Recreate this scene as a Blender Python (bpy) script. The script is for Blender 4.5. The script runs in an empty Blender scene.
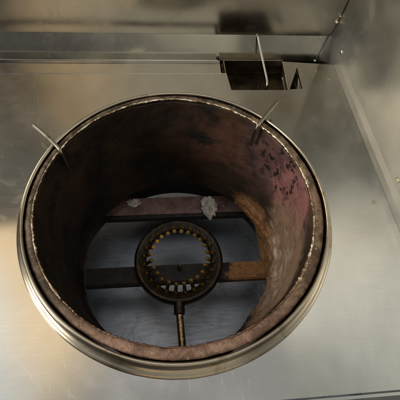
import bpy, bmesh, math, random
from mathutils import Vector, Matrix, Euler, noise
from mathutils.geometry import tessellate_polygon
random.seed(7)
S = bpy.context.scene
COL = S.collection
PI = math.pi

# ------------------------------------------------------------------ camera
cd = bpy.data.cameras.new("camera")
cam = bpy.data.objects.new("camera", cd); COL.objects.link(cam)
cam.location = (-0.01375, -0.22973, 0.40995)
cam.rotation_euler = (0.527928, -0.062547, -0.0721610)
cd.sensor_width = 36; cd.lens = 36*344.9/400; cd.clip_start = 0.01; cd.clip_end = 100
S.camera = cam

# ------------------------------------------------------------------ world: dim kitchen surroundings
w = bpy.data.worlds.new("World"); S.world = w; w.use_nodes = True
nt = w.node_tree; nt.nodes.clear()
def N(t, **k):
    n = nt.nodes.new(t)
    for a, v in k.items(): setattr(n, a, v)
    return n
out = N('ShaderNodeOutputWorld'); bg = N('ShaderNodeBackground'); nt.links.new(bg.outputs[0], out.inputs[0])
tc = N('ShaderNodeTexCoord')
def patch(d, inner, outer):
    v = Vector(d).normalized()
    dp = N('ShaderNodeVectorMath', operation='DOT_PRODUCT'); nt.links.new(tc.outputs['Generated'], dp.inputs[0]); dp.inputs[1].default_value = v
    mr = N('ShaderNodeMapRange', interpolation_type='SMOOTHSTEP'); nt.links.new(dp.outputs['Value'], mr.inputs[0])
    mr.inputs[1].default_value = math.cos(math.radians(outer)); mr.inputs[2].default_value = math.cos(math.radians(inner))
    return mr.outputs[0]
cur = None
def layer(mask, col):
    global cur
    m = N('ShaderNodeMix', data_type='RGBA'); nt.links.new(mask, m.inputs[0])
    if cur is None: m.inputs[6].default_value = (0.085, 0.08, 0.07, 1)
    else: nt.links.new(cur, m.inputs[6])
    m.inputs[7].default_value = (*col, 1); cur = m.outputs[2]
layer(patch((0, -0.2, 1), 20, 70), (0.40, 0.41, 0.40))         # pale ceiling
layer(patch((0.25, -0.78, 0.60), 8, 38), (0.70, 0.63, 0.49))    # tan tiles behind the cook
layer(patch((-0.27, -0.72, 0.65), 3, 11), (1.15, 0.82, 0.48))   # warm patch added for the bright column mirrored in the steel
layer(patch((-0.85, -0.25, 0.45), 12, 30), (0.48, 0.50, 0.48))  # grey patch added to lift the side panel's reflections
layer(patch((-0.47, -0.55, 0.69), 12, 15), (0.11, 0.115, 0.11)) # dark patch added for the left deck's reflections
layer(patch((-0.265, -0.82, 0.50), 1.5, 6), (1.25, 0.92, 0.55))   # lower warm patch, added for the bright column on the splashback
layer(patch((-0.50, -0.70, 0.51), 10.5, 13), (0.03, 0.032, 0.032)) # lower dark patch, added for the splashback's left reflection
layer(patch((-0.42, 0.34, 0.86), 5, 27), (1.55, 1.18, 0.72))    # warm ceiling glow
layer(patch((-0.62, 0.12, 0.80), 5, 19), (1.45, 1.55, 1.58))    # cooler ceiling panel
layer(patch((-0.50, -0.03, 0.88), 3, 13), (0.92, 1.04, 1.12))    # cool patch added for the sheen on the lower right deck
layer(patch((0.1, -0.02, 0.99), 8, 24), (0.50, 0.50, 0.48))     # cooler ceiling
nt.links.new(cur, bg.inputs[0]); bg.inputs[1].default_value = 1.0

# ------------------------------------------------------------------ side lamp and fill light
def area(name, loc, target, size, power, col):
    l = bpy.data.lights.new(name, 'AREA'); l.size = size; l.energy = power; l.color = col
    o = bpy.data.objects.new(name, l); COL.objects.link(o); o.location = loc
    o.rotation_euler = (Vector(target)-Vector(loc)).to_track_quat('-Z', 'Y').to_euler()
area("side_lamp", (-1.42, -0.42, 0.80), (0.15, 0, -0.05), 0.5, 19, (1.0, 0.88, 0.72))
area("chamber_fill", (-0.03, 0.24, 1.25), (0.08, 0, -0.2), 0.55, 1.1, (0.92, 0.95, 1.0))  # unseen added fill for the chamber, placed where the deck cannot mirror it

S.view_settings.view_transform = 'Standard'; S.view_settings.look = 'None'
S.view_settings.exposure = 0; S.view_settings.gamma = 1
S.render.engine = 'CYCLES'; S.cycles.max_bounces = 10; S.cycles.glossy_bounces = 8
S.render.resolution_x = S.render.resolution_y = 1024

# ------------------------------------------------------------------ materials
class Mat:
    def __init__(s, name, rough=0.4, metal=0.0, base=(0.5, 0.5, 0.5)):
        s.m = bpy.data.materials.new(name); s.m.use_nodes = True; s.t = s.m.node_tree
        s.b = s.t.nodes['Principled BSDF']; s.b.inputs['Roughness'].default_value = rough
        s.b.inputs['Metallic'].default_value = metal; s.b.inputs['Base Color'].default_value = (*base, 1)
        s.co = s.t.nodes.new('ShaderNodeTexCoord').outputs['Object']
    def n(s, t, **k):
        x = s.t.nodes.new(t)
        for a, v in k.items(): setattr(x, a, v)
        return x
    def l(s, a, b): s.t.links.new(a, b)
    def mapped(s, scale=(1, 1, 1), rot=(0, 0, 0)):
        m = s.n('ShaderNodeMapping'); s.l(s.co, m.inputs[0]); m.inputs['Scale'].default_value = scale; m.inputs['Rotation'].default_value = rot
        return m.outputs[0]
    def noise(s, scale, detail=6, rough=0.6, vec=None, dist=0.0):
        x = s.n('ShaderNodeTexNoise'); x.inputs['Scale'].default_value = scale; x.inputs['Detail'].default_value = detail
        x.inputs['Roughness'].default_value = rough; x.inputs['Distortion'].default_value = dist
        s.l(vec if vec else s.co, x.inputs['Vector']); return x.outputs['Fac']
    def ramp(s, v, a, b, lo=0.0, hi=1.0, smooth=True):
        m = s.n('ShaderNodeMapRange', interpolation_type='SMOOTHSTEP' if smooth else 'LINEAR'); s.l(v, m.inputs[0])
        m.inputs[1].default_value = a; m.inputs[2].default_value = b; m.inputs[3].default_value = lo; m.inputs[4].default_value = hi
        return m.outputs[0]
    def mix(s, f, a, b):
        m = s.n('ShaderNodeMix', data_type='RGBA'); s.l(f, m.inputs[0])
        for i, c in ((6, a), (7, b)):
            if isinstance(c, tuple): m.inputs[i].default_value = (*c, 1)
            else: s.l(c, m.inputs[i])
        return m.outputs[2]
    def math(s, op, a, b):
        m = s.n('ShaderNodeMath', operation=op)
        for i, c in ((0, a), (1, b)):
            if isinstance(c, (int, float)): m.inputs[i].default_value = c
            else: s.l(c, m.inputs[i])
        return m.outputs[0]
    def dist(s, p, r0, r1, scale=(1, 1, 1)):
        """1 inside r0 of point p, 0 beyond r1 (a spot on the object itself)"""
        d = s.n('ShaderNodeVectorMath', operation='SUBTRACT'); s.l(s.co, d.inputs[0]); d.inputs[1].default_value = p
        k = s.n('ShaderNodeVectorMath', operation='MULTIPLY'); s.l(d.outputs[0], k.inputs[0]); k.inputs[1].default_value = scale
        e = s.n('ShaderNodeVectorMath', operation='LENGTH'); s.l(k.outputs[0], e.inputs[0])
        return s.ramp(e.outputs['Value'], r0, r1, 1.0, 0.0)
    def axis(s, i):
        x = s.n('ShaderNodeSeparateXYZ'); s.l(s.co, x.inputs[0]); return x.outputs[i]
    def bump(s, h, strength=0.3, dist=0.001):
        b = s.n('ShaderNodeBump'); b.inputs['Strength'].default_value = strength; b.inputs['Distance'].default_value = dist
        s.l(h, b.inputs['Height'])
        if s.b.inputs['Normal'].is_linked: s.l(s.b.inputs['Normal'].links[0].from_socket, b.inputs['Normal'])
        s.l(b.outputs[0], s.b.inputs['Normal'])
    def set(s, name, sock): s.l(sock, s.b.inputs[name])

def steel(name, base, rough, scratch=1.0, grain_rot=0.0, wavy=1.0, stain=None, grain=(1, 40, 40), cs=0.16):
    M = Mat(name, rough, 1.0, base)
    smear = M.noise(7, 6, 0.6, M.mapped((1, 1, 1)), 0.6)
    fine = M.noise(90, 4, 0.7)
    streak = M.noise(14, 2, 0.5, M.mapped(grain, (0, 0, grain_rot)))
    smudge = M.noise(28, 6, 0.65, None, 0.8)
    c = M.mix(M.ramp(smear, 0.3, 0.72), tuple(x*0.78 for x in base), base)
    c = M.mix(M.ramp(fine, 0.58, 0.78, 0, 0.18), c, tuple(x*0.6 for x in base))
    c = M.mix(M.ramp(streak, 0.35, 0.65, 0, cs), c, tuple(x*0.72 for x in base))
    if stain: c = M.mix(M.ramp(M.noise(15, 8, 0.7, None, 1.0), 0.56, 0.66, 0, 0.5), c, stain)
    # long thin scratches in a few directions
    tot = None
    for rz, sc, off in ((0.5, 9, 0), (1.25, 11, 3), (2.1, 8, 7), (-0.35, 12, 5), (1.6, 14, 9)):
        mp = M.n('ShaderNodeMapping', vector_type='TEXTURE'); M.l(M.co, mp.inputs[0]); mp.inputs['Rotation'].default_value = (0, 0, rz)
        mp.inputs['Scale'].default_value = (1/0.7, 1/26, 1); mp.inputs['Location'].default_value = (off, off*2, 0)
        v = M.noise(sc, 0.6, 0.5, mp.outputs[0], 0.12)
        ln = M.ramp(M.math('ABSOLUTE', M.math('SUBTRACT', v, 0.5), 0), 0.0, 0.0045, 1, 0)
        gate = M.ramp(M.noise(9+off, 2, 0.5), 0.60, 0.68)
        ln = M.math('MULTIPLY', ln, gate)
        tot = ln if tot is None else M.math('MAXIMUM', tot, ln)
    tot = M.math('MULTIPLY', tot, 0.55*scratch)
    c = M.mix(tot, c, (0.86, 0.85, 0.82))
    M.set('Base Color', c)
    r = M.math('ADD', M.ramp(smear, 0.3, 0.7, rough-0.05, rough+0.04), M.math('MULTIPLY', streak, 0.04))
    r = M.math('ADD', r, M.math('MULTIPLY', tot, 0.3))
    r = M.math('ADD', r, M.ramp(smudge, 0.52, 0.66, 0, 0.045))
    M.set('Roughness', r)
    M.bump(M.noise(5, 2, 0.5), 0.35*wavy, 0.006)
    if scratch: M.bump(tot, 0.2, 0.0003)
    return M.m

DECK = steel("brushed_steel_deck", (0.615, 0.605, 0.575), 0.14, 0.0, 0.0, 0.7)
WALL = steel("brushed_steel_wall", (0.70, 0.69, 0.64), 0.14, 0.0, 0.0, 0.9)
SPL = steel("blurred_steel_splash", (0.68, 0.66, 0.60), 0.185, 0.0, 0.0, 0.9)
SIDE = steel("dull_steel_side", (0.62, 0.63, 0.60), 0.37, 0.0, 0.0, 0.6, None, (40, 1, 40))
BEAD = steel("polished_steel_bead", (0.44, 0.39, 0.31), 0.24, 0.0, 0.0, 0.5, (0.20, 0.13, 0.06))
TRAY = steel("grey_tray_steel", (0.29, 0.31, 0.345), 0.40, 0.0, 0.9, 1.0, (0.10, 0.105, 0.11), (2, 14, 2), 0.8)
ROD = steel("rod_steel", (0.50, 0.46, 0.38), 0.24, 0.0, 0.0, 0.5, (0.25, 0.18, 0.1))

def dark_gutter():
    M = Mat("greasy_gutter_steel", 0.4, 0.7, (0.05, 0.04, 0.028))
    c = M.mix(M.ramp(M.noise(25, 7, 0.7), 0.4, 0.65), (0.035, 0.026, 0.016), (0.14, 0.10, 0.055))
    M.set('Base Color', c); M.bump(M.noise(60, 5), 0.4, 0.001); return M.m
GUT = dark_gutter()

def liner_mat():
    M = Mat("burnt_iron", 0.5, 0.35)
    big = M.noise(14, 8, 0.65, None, 0.4); fine = M.noise(70, 8, 0.7); mid = M.noise(30, 8, 0.7, None, 0.8)
    c = M.mix(M.ramp(big, 0.38, 0.62), (0.010, 0.009, 0.008), (0.042, 0.025, 0.016))          # soot and brown scale
    c = M.mix(M.ramp(mid, 0.58, 0.72, 0, 0.6), c, (0.11, 0.05, 0.024))
    f = M.math('MULTIPLY', M.dist((0.08, 0.16, -0.07), 0.02, 0.12), M.ramp(M.noise(16, 8, 0.7, None, 0.4), 0.40, 0.60))
    c = M.mix(M.math('MULTIPLY', f, 0.9), c, (0.105, 0.048, 0.030))
    wob = M.math('MULTIPLY', M.math('SUBTRACT', mid, 0.5), 0.9)
    # purple heat bloom on the right flank
    f = M.math('ADD', M.dist((0.165, 0.05, -0.03), 0.02, 0.17, (1, 1, 1.1)), wob)
    c = M.mix(M.ramp(f, 0.25, 0.9, 0, 0.9), c, (0.15, 0.08, 0.075))
    f = M.math('ADD', M.dist((0.175, 0.03, -0.045), 0.03, 0.085, (1, 1, 1)), wob)
    c = M.mix(M.ramp(f, 0.35, 0.8, 0, 0.9), c, (0.33, 0.15, 0.145))
    # orange and tan rust low on the right
    f = M.math('ADD', M.dist((0.165, -0.06, -0.12), 0.05, 0.15, (1, 0.8, 1)), wob)
    c = M.mix(M.ramp(f, 0.35, 0.9, 0, 0.85), c, (0.33, 0.22, 0.15))
    f = M.math('ADD', M.dist((0.16, 0.05, -0.20), 0.03, 0.11, (1, 0.7, 1.6)), wob)
    c = M.mix(M.ramp(f, 0.3, 0.8, 0, 0.9), c, (0.25, 0.125, 0.055))
    # grey-white flaking streaks low on the right
    st = M.ramp(M.noise(26, 7, 0.7, M.mapped((1.2, 0.8, 3.2), (0.3, 0, 0.2)), 0.7), 0.50, 0.62)
    f = M.math('MULTIPLY', M.dist((0.168, -0.065, -0.16), 0.05, 0.12), st)
    c = M.mix(M.math('MULTIPLY', f, 0.75), c, (0.46, 0.40, 0.34))
    f = M.math('MULTIPLY', M.dist((0.168, 0.07, -0.06), 0.04, 0.12), M.ramp(M.noise(22, 7, 0.7, None, 0.5), 0.50, 0.66))
    c = M.mix(M.math('MULTIPLY', f, 0.85), c, (0.085, 0.035, 0.045))
    # black peeled patches
    f = M.math('MULTIPLY', M.dist((0.168, 0.08, -0.03), 0.035, 0.075), M.ramp(M.noise(85, 6, 0.6, M.mapped((1, 1, 0.8)), 0.15), 0.545, 0.595))
    c = M.mix(f, c, (0.012, 0.010, 0.010))
    c = M.mix(M.ramp(fine, 0.54, 0.68, 0, 0.55), c, (0.035, 0.02, 0.014))
    c = M.mix(M.ramp(M.noise(180, 6, 0.75), 0.58, 0.68, 0, 0.14), c, (0.26, 0.19, 0.15))
    M.set('Base Color', c); M.set('Roughness', M.ramp(mid, 0.3, 0.7, 0.45, 0.75))
    M.bump(big, 0.5, 0.004); M.bump(fine, 0.7, 0.0018); M.bump(M.noise(260, 6, 0.7), 0.6, 0.0007)
    return M.m
LINER = liner_mat()

def rim_mat():
    M = Mat("rusty_worn_rim", 0.6, 0.3)
    mid = M.noise(45, 8, 0.7, None, 0.6); fine = M.noise(160, 6, 0.7); y = M.axis(1); x = M.axis(0)
    wob = M.math('MULTIPLY', M.math('SUBTRACT', mid, 0.5), 0.12)
    c = M.mix(M.ramp(mid, 0.42, 0.6), (0.045, 0.032, 0.022), (0.17, 0.125, 0.085))           # dark scale at the back and left
    c = M.mix(M.ramp(M.math('ADD', x, wob), 0.06, 0.16, 0, 0.8), c, M.mix(M.ramp(mid, 0.4, 0.62), (0.10, 0.06, 0.035), (0.30, 0.20, 0.13)))
    c = M.mix(M.ramp(M.math('ADD', y, wob), -0.175, -0.11, 1, 0), c, M.mix(M.ramp(mid, 0.38, 0.62), (0.15, 0.088, 0.062), (0.35, 0.22, 0.165)))
    c = M.mix(M.ramp(fine, 0.55, 0.68, 0, 0.7), c, (0.05, 0.036, 0.026))
    c = M.mix(M.ramp(M.noise(210, 5, 0.7), 0.62, 0.68, 0, 0.6), c, (0.62, 0.55, 0.44))
    M.set('Base Color', c); M.bump(mid, 0.8, 0.003); M.bump(fine, 0.8, 0.0016); return M.m
RIM = rim_mat()
def edge_mat():
    M = Mat("bare_worn_edge", 0.3, 0.95)
    c = M.mix(M.ramp(M.noise(80, 8, 0.7, None, 0.6), 0.42, 0.58), (0.22, 0.14, 0.07), (0.82, 0.72, 0.55))
    y = M.math('ADD', M.axis(1), M.math('MULTIPLY', M.math('SUBTRACT', M.noise(30, 6), 0.5), 0.2))
    c = M.mix(M.ramp(y, -0.16, -0.07, 1, 0), c, (0.20, 0.12, 0.085))
    M.set('Base Color', c); M.set('Roughness', M.ramp(M.noise(120, 4), 0.3, 0.7, 0.2, 0.5)); M.bump(M.noise(140, 6), 0.6, 0.0012); return M.m
EDGE = edge_mat()
def burner_mat():
    M = Mat("oily_cast_iron", 0.42, 0.6)
    c = M.mix(M.ramp(M.noise(60, 7, 0.7), 0.4, 0.65), (0.012, 0.009, 0.006), (0.05, 0.03, 0.014))
    M.set('Base Color', c); M.bump(M.noise(150, 6), 0.5, 0.001); return M.m
CAST = burner_mat()
def brass(name, a, b):
    M = Mat(name, 0.3, 0.9)
    M.set('Base Color', M.mix(M.ramp(M.noise(170, 6, 0.7), 0.38, 0.62), a, b)); M.bump(M.noise(300, 4), 0.3, 0.0005); return M.m
BRASS = brass("tarnished_brass", (0.12, 0.07, 0.02), (0.55, 0.38, 0.14))
TIP = brass("bright_brass_tip", (0.40, 0.26, 0.07), (0.95, 0.70, 0.27))
PIPE = brass("dull_brass_pipe", (0.10, 0.065, 0.03), (0.34, 0.24, 0.12))
def bar_mat():
    M = Mat("rusting_bar_iron", 0.6, 0.3)
    mid = M.noise(50, 8, 0.7, None, 0.5)
    x = M.math('ADD', M.axis(0), M.math('MULTIPLY', M.math('SUBTRACT', mid, 0.5), 0.09))
    c = M.mix(M.ramp(mid, 0.4, 0.65), (0.008, 0.007, 0.006), (0.024, 0.016, 0.011))
    r = M.mix(M.ramp(M.noise(120, 9, 0.8, None, 0.2), 0.35, 0.65), (0.17, 0.08, 0.025), (0.36, 0.17, 0.058))
    r = M.mix(M.ramp(M.noise(45, 6, 0.7), 0.54, 0.64, 0, 0.75), r, (0.05, 0.028, 0.016))
    c = M.mix(M.ramp(x, 0.094, 0.108), c, r)
    M.set('Base Color', c); M.bump(mid, 0.6, 0.002); return M.m
BAR = bar_mat()
def beam_mat(name, a, b, rough=0.5, metal=0.3):
    M = Mat(name, rough, metal)
    c = M.mix(M.ramp(M.noise(40, 8, 0.7, None, 0.5), 0.36, 0.64), a, b)
    M.set('Base Color', c); M.bump(M.noise(90, 6), 0.5, 0.001); return M.m
RAILL = beam_mat("brown_iron_rail", (0.03, 0.016, 0.010), (0.10, 0.05, 0.03))
RAILR = beam_mat("orange_rust_rail", (0.22, 0.10, 0.035), (0.46, 0.24, 0.09))
BEAM = beam_mat("pinkish_scaled_iron", (0.16, 0.09, 0.085), (0.32, 0.20, 0.18))
BEAMD = beam_mat("black_iron", (0.012, 0.010, 0.009), (0.035, 0.026, 0.02))
BAFF = beam_mat("greasy_brown_baffle", (0.06, 0.04, 0.022), (0.22, 0.16, 0.09), 0.35, 0.8)
HOOK = steel("hook_steel", (0.36, 0.33, 0.27), 0.28, 0.0, 0.0, 0.3, (0.10, 0.06, 0.03))
STAINL = beam_mat("dark_stain_line", (0.09, 0.095, 0.10), (0.19, 0.20, 0.21), 0.5, 0.8)
CRUST = beam_mat("crumbly_mineral_crust", (0.34, 0.30, 0.25), (0.86, 0.83, 0.76), 0.7, 0.0)
def scr(name, c, r):
    M = Mat(name, r, 1.0); M.set('Base Color', M.mix(M.ramp(M.noise(200, 4), 0.35, 0.65), tuple(x*0.75 for x in c), c)); return M.m
SCR = scr("scratched_bright_steel", (0.66, 0.65, 0.62), 0.42)
SCR2 = scr("scratched_tray_steel", (0.35, 0.37, 0.39), 0.42)
GLINT = steel("weld_glint_metal", (0.75, 0.68, 0.52), 0.2, 0.0, 0.0, 1.0)

# ------------------------------------------------------------------ mesh helpers
def obj(name, bm, mat, parent=None, smooth=True, bevel=0):
    bmesh.ops.recalc_face_normals(bm, faces=bm.faces)
    me = bpy.data.meshes.new(name); bm.to_mesh(me); bm.free()
    for f in me.polygons: f.use_smooth = smooth
    o = bpy.data.objects.new(name, me); COL.objects.link(o); me.materials.append(mat)
    if parent: o.parent = parent
    if bevel:
        m = o.modifiers.new("bevel", 'BEVEL'); m.width = bevel; m.segments = 2; m.limit_method = 'ANGLE'
        for f in me.polygons: f.use_smooth = False
    return o
def tag(o, label, cat=None, group=None):
    o['label'] = label
    if cat: o['category'] = cat
    if group: o['group'] = group
    return o
def empty(name, label, cat, loc=(0, 0, 0), group=None):
    o = bpy.data.objects.new(name, None); COL.objects.link(o); o.location = loc; o.empty_display_size = 0.02
    return tag(o, label, cat, group)
def lathe(bm, prof, seg=256, jit=0.0, closed=True, c=(0, 0), fs=9.0, aspan=None, warp=None, lift=None):
    rings = []
    a0, a1 = aspan if aspan else (0, 2*PI)
    n = seg if aspan is None else seg+1
    for (r, z) in prof:
        ring = []
        for i in range(n):
            a = a0+(a1-a0)*i/seg; ca, sa = math.cos(a), math.sin(a); rr, zz = r, z
            if warp: rr = warp(r, z, ca, sa)
            if lift: zz += lift(rr, ca, sa)
            if jit:
                q = Vector((ca*fs, sa*fs, r*40+z*30))
                rr += jit*noise.noise(q); zz += jit*noise.noise(q+Vector((31, 7, 3)))
                q2 = q*4; rr += jit*.5*noise.noise(q2)
            ring.append(bm.verts.new((c[0]+rr*ca, c[1]+rr*sa, zz)))
        rings.append(ring)
    P = list(range(len(prof))); pairs = list(zip(P[:-1], P[1:]))
    if closed: pairs.append((P[-1], P[0]))
    for a, b in pairs:
        for i in range(seg if aspan is None else seg):
            j = (i+1) % n
            bm.faces.new((rings[a][i], rings[a][j], rings[b][j], rings[b][i]))
    if aspan and closed:
        bm.faces.new([r[0] for r in rings]); bm.faces.new([r[-1] for r in rings])
def box(bm, x0, x1, y0, y1, z0, z1):
    v = [bm.verts.new((x, y, z)) for x in (x0, x1) for y in (y0, y1) for z in (z0, z1)]
    for f in ((0, 1, 3, 2), (4, 6, 7, 5), (0, 4, 5, 1), (2, 3, 7, 6), (0, 2, 6, 4), (1, 5, 7, 3)): bm.faces.new([v[i] for i in f])
def slab(bm, loops, z0, z1):
    """flat sheet with holes: loops[0] outline, others holes"""
    pts = [[Vector((x, y, 0)) for x, y in L] for L in loops]
    flat = [p for L in pts for p in L]; tris = tessellate_polygon(pts)
    top = [bm.verts.new((p.x, p.y, z1)) for p in flat]; bot = [bm.verts.new((p.x, p.y, z0)) for p in flat]
    for t in tris:
        bm.faces.new([top[i] for i in t]); bm.faces.new([bot[i] for i in reversed(t)])
    k = 0
    for L in pts:
        n = len(L)
        for i in range(n):
            j = (i+1) % n; bm.faces.new((top[k+i], top[k+j], bot[k+j], bot[k+i]))
        k += n
def tube(bm, pts, rad, seg=12, sub=6):
    """smooth tube through pts (Catmull-Rom) with radii"""
    pts = [Vector(p) for p in pts]
    if isinstance(rad, (int, float)): rad = [rad]*len(pts)
    P = []; Rr = []
    for i in range(len(pts)-1):
        p0 = pts[max(i-1, 0)]; p1 = pts[i]; p2 = pts[i+1]; p3 = pts[min(i+2, len(pts)-1)]
        for k in range(sub):
            t = k/sub
            P.append(0.5*((2*p1)+(p2-p0)*t+(2*p0-5*p1+4*p2-p3)*t*t+(3*p1-p0-3*p2+p3)*t**3)); Rr.append(rad[i]*(1-t)+rad[i+1]*t)
    P.append(pts[-1]); Rr.append(rad[-1])
    up = Vector((0.13, 0.07, 1)).normalized(); rings = []
    for i, p in enumerate(P):
        d = (P[min(i+1, len(P)-1)]-P[max(i-1, 0)]).normalized()
        u = d.cross(up)
        if u.length < 1e-3: u = d.cross(Vector((1, 0, 0)))
        u.normalize(); up = u.cross(d).normalized()
        rings.append([bm.verts.new(p+Rr[i]*(math.cos(2*PI*k/seg)*u+math.sin(2*PI*k/seg)*up)) for k in range(seg)])
    for a, b in zip(rings[:-1], rings[1:]):
        for k in range(seg): bm.faces.new((a[k], a[(k+1) % seg], b[(k+1) % seg], b[k]))
    bm.faces.new(rings[0]); bm.faces.new(rings[-1])

# ------------------------------------------------------------------ the range: one welded steel body
YB = 0.340; XR = 0.300; HW = 0.72
rng = empty("wok_range", "brushed stainless steel wok range top with splashback, side panel and one round opening", "wok range")
bm = bmesh.new()
circ = [(0.2005*math.cos(2*PI*i/192), 0.2005*math.sin(2*PI*i/192)) for i in range(192)]
hole_tri = [(0.2012, 0.2235), (0.2268, 0.281), (0.2243, 0.2250)]
outline = [(-0.75, -0.2365), (XR-0.0022, -0.2365), (XR-0.0022, 0.288), (0.2020, 0.2965), (0.1978, 0.222), (0.0985, 0.222), (0.0945, 0.2665), (0.088, 0.2635), (-0.75, 0.2620)]
slab(bm, [outline, circ, hole_tri], -0.0018, 0.0)
tube(bm, [(-0.75, 0.2622, -0.0008), (-0.3, 0.2622, -0.0008), (0.0878, 0.2637, -0.0008)], 0.0013, 12)
tube(bm, [(-0.75, 0.2990, -0.0022), (-0.3, 0.2990, -0.0022), (0.0860, 0.2990, -0.0022)], 0.0011, 12)
deck_sheet = obj("deck_sheet", bm, DECK, rng, smooth=False)
bm = bmesh.new(); box(bm, -0.75, XR-0.0022, -0.2415, -0.2385, -0.06, -0.0025)
obj("front_panel", bm, DECK, rng, smooth=False)
# rear strip one sheet lower, ends at the gap beside the drain opening
bm = bmesh.new(); slab(bm, [[(-0.75, 0.3010), (0.0865, 0.3010), (0.0865, 0.3195), (-0.75, 0.3195)]], -0.0175, -0.0160)
obj("gap_reflector", bm, DECK, rng, smooth=False)  # unseen filler added so the splashback mirrors steel instead of a dark gap
bm = bmesh.new(); slab(bm, [[(-0.75, 0.245), (0.0865, 0.245), (0.0865, 0.2985), (-0.75, 0.2985)]], -0.0065, -0.0049)
box(bm, -0.75, 0.0865, 0.2987, 0.3001, -0.02, -0.0025)
obj("rear_strip", bm, DECK, rng, smooth=False)
# thin frame rail behind the drain opening
bm = bmesh.new(); box(bm, 0.0925, 0.203, 0.2985, 0.3010, -0.012, -0.0004); box(bm, 0.0925, 0.0942, 0.268, 0.2983, -0.012, -0.0005)
tube(bm, [(0.1982, 0.2225, 0.0002), (0.2003, 0.26, 0.0002), (0.2024, 0.2965, 0.0002)], 0.0007, 8)
obj("drain_frame", bm, BEAD, rng, smooth=False)
# gutter trough under the back edge
bm = bmesh.new()
box(bm, -0.75, 0.31, 0.2150, 0.3375, -0.062, -0.060)
box(bm, -0.75, 0.31, 0.2145, 0.2160, -0.0595, -0.0055)
box(bm, 0.2280, 0.2295, 0.2165, 0.296, -0.0595, -0.003)
box(bm, 0.0900, 0.0915, 0.2165, 0.296, -0.0595, -0.006)
obj("gutter_trough", bm, GUT, rng, smooth=False)
bm = bmesh.new()
for vs in ([(0.1990, 0.2225, -0.0025), (0.2035, 0.296, -0.0025), (0.2150, 0.296, -0.055), (0.2105, 0.2225, -0.055)],):
    v = [bm.verts.new(p) for p in vs]; bm.faces.new(v)
    v2 = [bm.verts.new((p[0]+0.0012, p[1], p[2])) for p in vs]; bm.faces.new(v2[::-1])
    for i in range(4): bm.faces.new((v[i], v[(i+1) % 4], v2[(i+1) % 4], v2[i]))
obj("drain_baffle", bm, BAFF, rng, smooth=False)
# splashback: sloping lower band, upright panel above the fold at z = 0.024
def plate(bm, quad, th):
    q = [Vector(p) for p in quad]; nn = (q[1]-q[0]).cross(q[2]-q[0]).normalized()*th
    a = [bm.verts.new(p) for p in q]; b = [bm.verts.new(p-nn) for p in q]
    bm.faces.new(a); bm.faces.new(b[::-1])
    for i in range(4): bm.faces.new((a[i], a[(i+1) % 4], b[(i+1) % 4], b[i]))
bm = bmesh.new(); plate(bm, [(-0.75, 0.3215, -0.0180), (0.2770, 0.3215, -0.0180), (0.2925, YB-0.0004, 0.0246), (-0.75, YB-0.0004, 0.0246)], 0.0015)
obj("splashback_band", bm, WALL, rng, smooth=False)
bm = bmesh.new(); plate(bm, [(0.2785, 0.3225, -0.0195), (XR-0.0012, 0.3225, -0.0195), (XR-0.0002, YB-0.0004, 0.0236), (0.2930, YB-0.0004, 0.0236)], 0.0015)
obj("corner_gusset", bm, WALL, rng, smooth=False)
bm = bmesh.new(); box(bm, -0.75, XR-0.0022, YB+0.0005, YB+0.002, -0.07, 0.03); obj("back_frame", bm, GUT, rng, smooth=False)
bm = bmesh.new(); plate(bm, [(-0.75, YB-0.0022, 0.0240), (XR+0.0006, YB-0.0022, 0.0240), (XR+0.0268, YB-0.0022, HW), (-0.75, YB-0.0022, HW)], 0.0018)
obj("splashback", bm, SPL, rng, smooth=False, bevel=0.0008)
# side panel: low lit fold then the tall sheet
bm = bmesh.new()
v = []
for (x, z) in ((XR-0.0020, -0.07), (XR-0.0020, 0.0), (XR-0.0016, 0.012), (XR-0.0008, 0.0240), (XR+0.026, HW)):
    v.append((x, z))
for y0, y1 in ((-0.60, YB+0.01),):
    L = [bm.verts.new((x, y0, z)) for x, z in v]+[bm.verts.new((x+0.002, y0, z)) for x, z in reversed(v)]
    Rr = [bm.verts.new((x, y1, z)) for x, z in v]+[bm.verts.new((x+0.002, y1, z)) for x, z in reversed(v)]
    n = len(L)
    for i in range(n): bm.faces.new((L[i], L[(i+1) % n], Rr[(i+1) % n], Rr[i]))
    bm.faces.new(L); bm.faces.new(Rr)
obj("side_panel", bm, SIDE, rng, smooth=False, bevel=0.0007)
bm = bmesh.new(); tube(bm, [(0.2777, 0.3212, -0.018), (0.285, 0.3300, 0.0032), (0.2930, YB-0.0030, 0.0250), (0.2985, YB-0.0028, 0.05), (XR+0.0078, YB-0.0026, 0.25), (XR+0.0262, YB-0.0026, HW)], 0.0007, 8)
obj("corner_seam", bm, BEAMD, rng)
def blob(name, loc, r, mat, parent, sc=(1, 1, 1), amp=0.35, sub=3, seed=0, fs=2.2):
    bm = bmesh.new(); bmesh.ops.create_icosphere(bm, subdivisions=sub, radius=1)
    for q in bm.verts:
        d = q.co.normalized(); k = 1+amp*noise.noise(d*fs+Vector((seed, 0, 0)))+amp*.6*noise.noise(d*fs*3+Vector((0, seed, 0)))
        q.co = Vector((d.x*k*r*sc[0], d.y*k*r*sc[1], d.z*k*r*sc[2]))+Vector(loc)
    return obj(name, bm, mat, parent)
for i, (loc, r, sc) in enumerate((((XR-0.0035, YB-0.004, 0.052), .0026, (1, 1, 1.2)), ((0.2765, 0.3195, -0.0165), .0018, (1, 1, 1)), ((XR-0.002, YB-0.0045, 0.064), .0016, (1, 1, 1)),
        ((XR-0.0008, 0.285, 0.0300), .0028, (.5, 1.7, 1)), ((XR-0.0008, 0.010, 0.0330), .0026, (.5, 1.5, 1)))):
    blob("weld_glint_spot", loc, r, GLINT, rng, sc, 0.5, 3, i*3.1)  # weld beads in the corner; side panel blobs stand in for reflected glints
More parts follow.
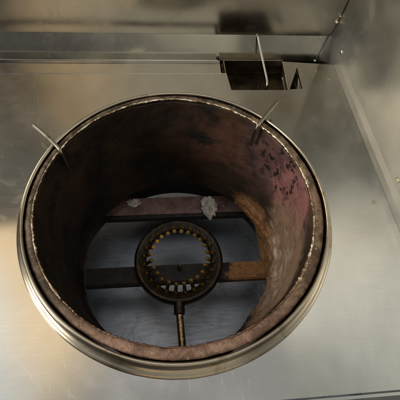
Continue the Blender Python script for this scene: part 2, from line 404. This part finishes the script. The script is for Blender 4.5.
# raised collar round the opening: foot, groove, rolled bead
prof = [(0.2088, 0.0003), (0.2090, 0.0022), (0.2078, 0.0036), (0.2052, 0.0040), (0.2024, 0.0052), (0.2002, 0.0078), (0.1998, 0.0108)]
for i in range(11):
    a = math.radians(-40+i*23); prof.append((0.1978+0.0024*math.cos(a), 0.0152+0.0024*math.sin(a)))
prof += [(0.1957, 0.0125), (0.1957, -0.03), (0.1962, -0.03), (0.1980, 0.0003)]
bm = bmesh.new(); lathe(bm, prof, 256, 0.0003, True, (0, 0), 5, warp=lambda r, z, ca, sa: r+(0.0 if r < 0.2003 else -0.0026*(0.25+sa)*min(1, (r-0.2003)/0.004)-0.001*abs(ca)))
obj("opening_collar", bm, BEAD, rng)
# short channel wall seen through the triangular cut
bm = bmesh.new(); plate(bm, [(0.2030, 0.2235, -0.026), (0.2290, 0.2235, -0.008), (0.2290, 0.284, -0.008), (0.2060, 0.284, -0.026)], 0.001)
obj("drain_chute", bm, WALL, rng, smooth=False)
# frame under the deck and drip tray
bm = bmesh.new(); lathe(bm, [(0.1935, -0.0305), (0.1955, -0.0305), (0.2045, -0.30), (0.2025, -0.30)], 128)
obj("inner_shell", bm, BEAMD, rng)

# ------------------------------------------------------------------ chamber liner (loose iron insert)
lin = empty("chamber_liner", "burnt rusty iron cylinder liner set loosely inside the round opening", "burner chamber liner")
def warp(r, z, ca, sa):
    """the rim is broader at the front and right than at the back and left"""
    k = max(0.0, min(1.0, (0.1905-r)/0.0085)); f = max(0.0, min(1.0, 1+z/0.09)) if z < 0 else 1.0
    if z > 0 and r > 0.1900: return r+0.0016*(0.5+0.5*(sa*.8-ca*.6))
    return r+k*f*(0.0022-0.0025*ca+0.0028*sa)
bm = bmesh.new()
pr = [(0.1815, 0.0085)]
for k in range(26):
    t = k/25; z = 0.006-0.222*t; r = 0.1812-0.003*min(1, t*2.2)+0.002*max(0, t-.85)
    if t > 0.86: r -= 0.004
    pr.append((r, z))
pr += [(0.1790, -0.2185), (0.1850, -0.2170), (0.1905, -0.02), (0.1905, 0.006)]
lathe(bm, pr, 256, 0.0016, True, (0, 0), 3.2, warp=warp)
obj("liner_wall", bm, LINER, lin)
bm = bmesh.new()
lathe(bm, [(0.1808, 0.0088), (0.1808, 0.0118), (0.1820, 0.0138), (0.1860, 0.0146), (0.1905, 0.0138), (0.1929, 0.0118), (0.1932, 0.0080), (0.1905, 0.0050), (0.1850, 0.0062)], 384, 0.0009, True, (0, 0), 9, warp=warp, lift=lambda r, ca, sa: 0.0018*(0.5+0.5*(sa*.8-ca*.6)))
obj("liner_rim", bm, RIM, lin)
bm = bmesh.new()
p2 = [(0.1813+0.0018*math.cos(a), 0.0134+0.0016*math.sin(a)) for a in [2*PI*i/8 for i in range(8)]]
lathe(bm, p2, 720, 0.0009, True, (0, 0), 9, warp=lambda r, z, ca, sa: warp(0.1812, z, ca, sa)+(r-0.1812)*((0.45 if sa < -0.75 else 0.9)+0.9*noise.noise(Vector((ca*60, sa*60, 5)))+0.8*noise.noise(Vector((ca*9, sa*9, 8)))))
obj("worn_edge", bm, EDGE, lin)
# buckled scale plate hanging off the lower right flank
bm = bmesh.new(); U, V = 240, 110; g = []
for i in range(U+1):
    a = math.radians(-72+116*i/U); row = []
    for j in range(V+1):
        t = j/V; env = math.sin(PI*i/U)**0.5
        ztop = -0.085-0.075*(i/U)+0.028*noise.noise(Vector((a*3.1, 4, 0)))+0.016*noise.noise(Vector((a*9, 1, 0)))
        z = -0.2155+(ztop+0.2155)*t*(0.35+0.65*env)
        n1 = noise.noise(Vector((a*1.5+z*26, a*1.1, 9))); n2 = noise.noise(Vector((a*3-z*55, a*3, 4)))
        low = max(0, 1-abs(math.degrees(a)+42)/28)
        off = 0.0025+0.0045*env*max(0, 1-abs(n1)*5)**1.5+0.0026*env*max(0, 1-abs(n2)*4)+0.010*low*(1-t)+0.004*noise.noise(Vector((a*9, z*30, 4)))
        off = max(0.0, off)*min(1, 0.35+t*3)
        k = min(1, max(0, (t-0.6)/0.4)); k = k*k*(3-2*k); off = off*(1-k)-0.005*k
        r = 0.1755-off+0.0014*noise.noise(Vector((a*30, z*120, 0)))+0.0007*noise.noise(Vector((a*90, z*300, 0)))
        row.append(bm.verts.new((r*math.cos(a), r*math.sin(a), z)))
    g.append(row)
for i in range(U):
    for j in range(V): bm.faces.new((g[i][j], g[i+1][j], g[i+1][j+1], g[i][j+1]))
o = obj("loose_plate", bm, LINER, lin); m = o.modifiers.new("solid", 'SOLIDIFY'); m.thickness = 0.0016

# ------------------------------------------------------------------ drip tray, bars under the chamber
tray = empty("drip_tray", "scratched blue-grey steel drip tray lying beneath the burner", "drip tray", (0, 0, -0.35))
bm = bmesh.new(); slab(bm, [[(-0.34, -0.34), (0.34, -0.34), (0.34, 0.36), (-0.34, 0.36)]], 0.0, 0.0015); tray_floor = obj("tray_floor", bm, TRAY, tray, smooth=False)
bm = bmesh.new()
box(bm, -0.342, -0.3402, -0.34, 0.36, -0.002, 0.03); box(bm, 0.3402, 0.342, -0.34, 0.36, -0.002, 0.03); box(bm, -0.34, 0.34, 0.3602, 0.362, -0.002, 0.03)
obj("tray_wall", bm, TRAY, tray, smooth=False)
def scratches(bm, n, pick, width, z0):
    """thin raised burrs of single scratches, each slightly curved"""
    for _ in range(n):
        x, y, a, L = pick(); c = random.uniform(-3, 3); P = []
        for k in range(7):
            u = k/6-0.5; P.append(Vector((x+L*u*math.cos(a)-c*L*L*u*u*math.sin(a), y+L*u*math.sin(a)+c*L*L*u*u*math.cos(a), 0)))
        w = width*random.uniform(.5, 1.3); prev = None
        for k, p in enumerate(P):
            d = (P[min(k+1, 6)]-P[max(k-1, 0)]).normalized(); nn = Vector((-d.y, d.x, 0))*w*0.5*(1-abs(k/3-1)**2*0.95)
            cur = [bm.verts.new((p.x+nn.x, p.y+nn.y, z0)), bm.verts.new((p.x, p.y, z0+0.000012)), bm.verts.new((p.x-nn.x, p.y-nn.y, z0))]
            if prev:
                bm.faces.new((prev[0], cur[0], cur[1], prev[1])); bm.faces.new((prev[1], cur[1], cur[2], prev[2]))
            prev = cur
def with_marks(o, bm, mat):
    """join surface marks into the sheet that carries them, as a second material"""
    o.data.materials.append(mat); n = len(o.data.materials)-1
    for f in bm.faces: f.material_index = n
    me = bpy.data.meshes.new("marks"); bm.to_mesh(me); bm.free()
    b = bmesh.new(); b.from_mesh(o.data); k = len(b.faces); b.from_mesh(me); b.faces.ensure_lookup_table()
    for f in b.faces[k:]: f.material_index = n
    b.to_mesh(o.data); b.free(); bpy.data.meshes.remove(me)
bm = bmesh.new()
scratches(bm, 46, lambda: (random.uniform(-.22, .25), random.uniform(-.2, .3), random.choice((1.9, 2.1, 0.9, 1.35))+random.gauss(0, .25), random.uniform(.02, .13)), 0.0011, 0.00155)
with_marks(tray_floor, bm, SCR2)
bm = bmesh.new()
def crack(bm, pts):
    P = []
    for a, b in zip(pts[:-1], pts[1:]):
        for k in range(6):
            t = k/6; P.append(Vector((a[0]*(1-t)+b[0]*t+random.gauss(0, .0018), a[1]*(1-t)+b[1]*t+random.gauss(0, .0018), 0)))
    prev = None
    for k, p in enumerate(P):
        d = (P[min(k+1, len(P)-1)]-P[max(k-1, 0)]).normalized(); nn = Vector((-d.y, d.x, 0))*random.uniform(.0004, .0022)
        cur = [bm.verts.new((p.x+nn.x, p.y+nn.y, .0016)), bm.verts.new((p.x-nn.x, p.y-nn.y, .0016))]
        if prev: bm.faces.new((prev[0], cur[0], cur[1], prev[1]))
        prev = cur
crack(bm, [(0.12, 0.23), (0.143, 0.165), (0.157, 0.115), (0.179, 0.093), (0.199, 0.037), (0.205, -0.02)])
crack(bm, [(0.07, 0.17), (0.10, 0.160), (0.143, 0.165), (0.17, 0.158)]); crack(bm, [(0.179, 0.093), (0.20, 0.10), (0.22, 0.09)]); crack(bm, [(0.199, 0.037), (0.19, 0.0), (0.18, -0.06)])
with_marks(tray_floor, bm, STAINL)
bm = bmesh.new()
box(bm, -0.1725, 0.1725, -0.034, -0.001, -0.237, -0.233)
box(bm, -0.1725, 0.1725, -0.0365, -0.0343, -0.249, -0.2334)
tag(obj("burner_support_bar", bm, BAR, None, smooth=False, bevel=0.0008), "flat iron bar across the chamber under the ring burner, black left and rusty right", "support bar")
for sx, nm, mt, lb in ((-1, "side_rail", RAILL, "dark brown iron rail along the left edge of the chamber floor"), (1, "side_rail", RAILR, "orange rusty iron rail along the right edge of the chamber floor")):
    bm = bmesh.new(); x0, x1 = (-0.186, -0.1750) if sx < 0 else (0.1700, 0.200)
    box(bm, x0, x1, -0.17, 0.150, -0.2385, -0.2335)
    if sx > 0: box(bm, 0.1690, 0.1698, -0.17, 0.150, -0.2500, -0.2338)
    tag(obj(nm, bm, mt, None, smooth=False, bevel=0.0008), lb, "support rail", "iron rails under the chamber")
bt = empty("rear_beam", "pinkish scaled iron beam crossing behind the ring burner", "frame beam")
bm = bmesh.new(); box(bm, -0.26, 0.26, 0.122, 0.164, -0.262, -0.254); obj("beam_web", bm, BEAM, bt, smooth=False, bevel=0.001)
bm = bmesh.new(); box(bm, -0.26, 0.26, 0.113, 0.1215, -0.270, -0.253); obj("beam_lip", bm, BEAMD, bt, smooth=False, bevel=0.001)

# ------------------------------------------------------------------ ring burner
BZ = -0.222; BC = (0.002, 0.004)
rb = empty("ring_burner", "round cast iron ring gas burner with brass jets and a front supply pipe", "gas burner", (BC[0], BC[1], BZ))
bm = bmesh.new()
lathe(bm, [(0.0625, -0.008), (0.0620, 0.002), (0.0640, 0.0048), (0.0715, 0.0050), (0.0745, 0.0078), (0.0790, 0.0088), (0.0825, 0.0075), (0.0845, 0.003), (0.0845, -0.007), (0.081, -0.010), (0.070, -0.011)], 128, 0.0004)
obj("burner_ring", bm, CAST, rb)
def jet_meshes():
    def cyl(bm, segs, z0, z1, r0, r1, rot=0):
        a = [bm.verts.new((r0*math.cos(2*PI*k/segs+rot), r0*math.sin(2*PI*k/segs+rot), z0)) for k in range(segs)]
        b = [bm.verts.new((r1*math.cos(2*PI*k/segs+rot), r1*math.sin(2*PI*k/segs+rot), z1)) for k in range(segs)]
        for k in range(segs): bm.faces.new((a[k], a[(k+1) % segs], b[(k+1) % segs], b[k]))
        bm.faces.new(a); bm.faces.new(b)
    b1 = bmesh.new(); cyl(b1, 6, -0.002, 0.0045, 0.0042, 0.0042); cyl(b1, 14, 0.0046, 0.0160, 0.0031, 0.0029)
    b2 = bmesh.new(); cyl(b2, 14, 0.0161, 0.0195, 0.0036, 0.0033); cyl(b2, 10, 0.0196, 0.0202, 0.0018, 0.0016)
    return b1, b2
NJ = 24; first = None
for i in range(NJ):
    a = 2*PI*(i+0.5)/NJ-PI/2
    d = Vector((-math.cos(a)*0.72, -math.sin(a)*0.72, 0.80)).normalized()
    if first is None:
        b1, b2 = jet_meshes(); j = obj("jet", b1, BRASS, rb, smooth=False); t = obj("jet_tip", b2, TIP, j, smooth=False); first = (j, t)
    else:
        j = first[0].copy(); COL.objects.link(j); t = first[1].copy(); COL.objects.link(t); j.parent = rb; t.parent = j
    q = d.to_track_quat('Z', 'Y')
    j.location = (0.0668*math.cos(a), 0.0668*math.sin(a), 0.0045); j.rotation_euler = (q @ Euler((0, 0, random.uniform(0, 1))).to_quaternion()).to_euler()
    k = 1.16+random.uniform(-.08, .06); d = (d+Vector([random.gauss(0, .07) for _ in range(3)])).normalized(); q = d.to_track_quat('Z', 'Y'); j.scale = (k, k, 1.25+random.uniform(-.15, .1))
bm = bmesh.new(); tube(bm, [(-0.003, -0.079, 0.0), (-0.003, -0.088, 0.0), (-0.003, -0.1015, 0.0)], 0.0098, 20); obj("pipe_socket", bm, CAST, rb)
bm = bmesh.new(); tube(bm, [(-0.003, -0.098, 0.0), (-0.0015, -0.13, 0.0), (0.0, -0.165, -0.001)], 0.0064, 20); obj("supply_pipe", bm, PIPE, rb)
bm = bmesh.new(); tube(bm, [(0.0, -0.014, -0.004), (0.0, -0.014, 0.012)], 0.0028, 12); tube(bm, [(0, -0.014, -0.010), (0, -0.014, -0.003)], 0.0045, 6); obj("pilot_jet", bm, BRASS, rb)

# ------------------------------------------------------------------ crumbly insulation clumps on the beam
def clump(loc, sc, label, seed):
    bm = bmesh.new(); bmesh.ops.create_icosphere(bm, subdivisions=5, radius=1)
    for q in bm.verts:
        d = q.co.normalized()
        k = 1+.38*noise.noise(d*1.6+Vector((seed, 0, 0)))+.30*noise.noise(d*4+Vector((0, seed, 0)))-.22*abs(noise.noise(d*5+Vector((0, 0, seed))))+.12*noise.noise(d*13+Vector((seed, seed, 0)))+.04*noise.noise(d*35)
        drop = max(0, -d.y)**2*0.25
        q.co = Vector((d.x*k*sc[0]*(1-drop*.8), (d.y*(1+drop))*k*sc[1], d.z*k*sc[2]))
    for _ in range(14):                                                     # crumbs fallen round it
        a = random.uniform(0, 2*PI); r = random.choice((.8, 1.0, 1.6, 2.6))*random.uniform(.8, 1.2)*sc[0]; e = random.uniform(.0003, .0013)
        ret = bmesh.ops.create_icosphere(bm, subdivisions=1, radius=e, matrix=Matrix.Translation((r*math.cos(a), abs(r*math.sin(a))*0.7, -sc[2]*.55)))
        for v in ret['verts']: v.co += Vector([random.gauss(0, e*.25) for _ in range(3)])
    o = obj("insulation_clump", bm, CRUST, None, smooth=False); o.location = loc
    return tag(o, label, "insulation clump", "crumbly clumps on the rear beam")
clump((0.0735, 0.132, -0.244), (0.0175, 0.0215, 0.010), "larger white crumbly clump on the rear beam, right of the ring burner's top", 3)
clump((-0.089, 0.150, -0.249), (0.014, 0.008, 0.005), "smaller dull grey crumbly clump on the rear beam, left of the ring burner's top", 8)

# ------------------------------------------------------------------ single scratches on the deck
def deck_pick():
    while True:
        x = random.uniform(-.27, .28); y = random.uniform(-.23, .24)
        if math.hypot(x, y) > .225: break
    return x, y, random.uniform(0, PI), random.choice((.006, .012, .02, .035))*random.uniform(.6, 1.4)
bm = bmesh.new()
scratches(bm, 55, deck_pick, 0.00022, 0.00003)
scratches(bm, 12, lambda: (random.gauss(.048, .018), random.gauss(-.213, .012), random.gauss(1.9, .35), random.uniform(.008, .03)), 0.00026, 0.00003)
scratches(bm, 8, lambda: (random.gauss(-.13, .02), random.gauss(-.20, .012), random.gauss(1.5, .4), random.uniform(.006, .022)), 0.00026, 0.00003)
with_marks(deck_sheet, bm, SCR)

# ------------------------------------------------------------------ hooks on the rim, rod in the drain
bm = bmesh.new(); tube(bm, [(-0.204, 0.128, 0.0215), (-0.184, 0.1085, 0.0205), (-0.166, 0.0885, 0.0195), (-0.1625, 0.0835, 0.0165), (-0.1612, 0.0820, 0.008), (-0.1612, 0.0820, -0.016)], [0.0030, 0.0030, 0.0028, 0.0028, 0.0027, 0.0026], 16, 8)
tag(obj("rim_hook", bm, HOOK), "bent steel hook over the left rim in the dark corner", "hook", "bent steel hooks on the opening rim")
bm = bmesh.new(); tube(bm, [(0.163, 0.171, 0.0215), (0.145, 0.149, 0.0205), (0.128, 0.128, 0.0195), (0.1245, 0.1235, 0.0162), (0.1228, 0.1220, 0.007), (0.1225, 0.1216, -0.022)], [0.0032, 0.0032, 0.0030, 0.0030, 0.0029, 0.0028], 16, 8)
tag(obj("rim_hook", bm, HOOK), "bent steel hook over the right rim just below the drain opening", "hook", "bent steel hooks on the opening rim")
bm = bmesh.new(); tube(bm, [(0.1575, YB-0.004, 0.0235), (0.162, 0.318, 0.010), (0.168, 0.290, -0.006), (0.1725, 0.264, -0.019), (0.172, 0.258, -0.027), (0.170, 0.256, -0.045)], [0.0018, 0.0020, 0.0024, 0.0026, 0.0026, 0.0024], 14, 8)
tag(obj("drain_rod", bm, ROD), "thin bent metal rod leaning from the splashback into the drain opening", "rod")
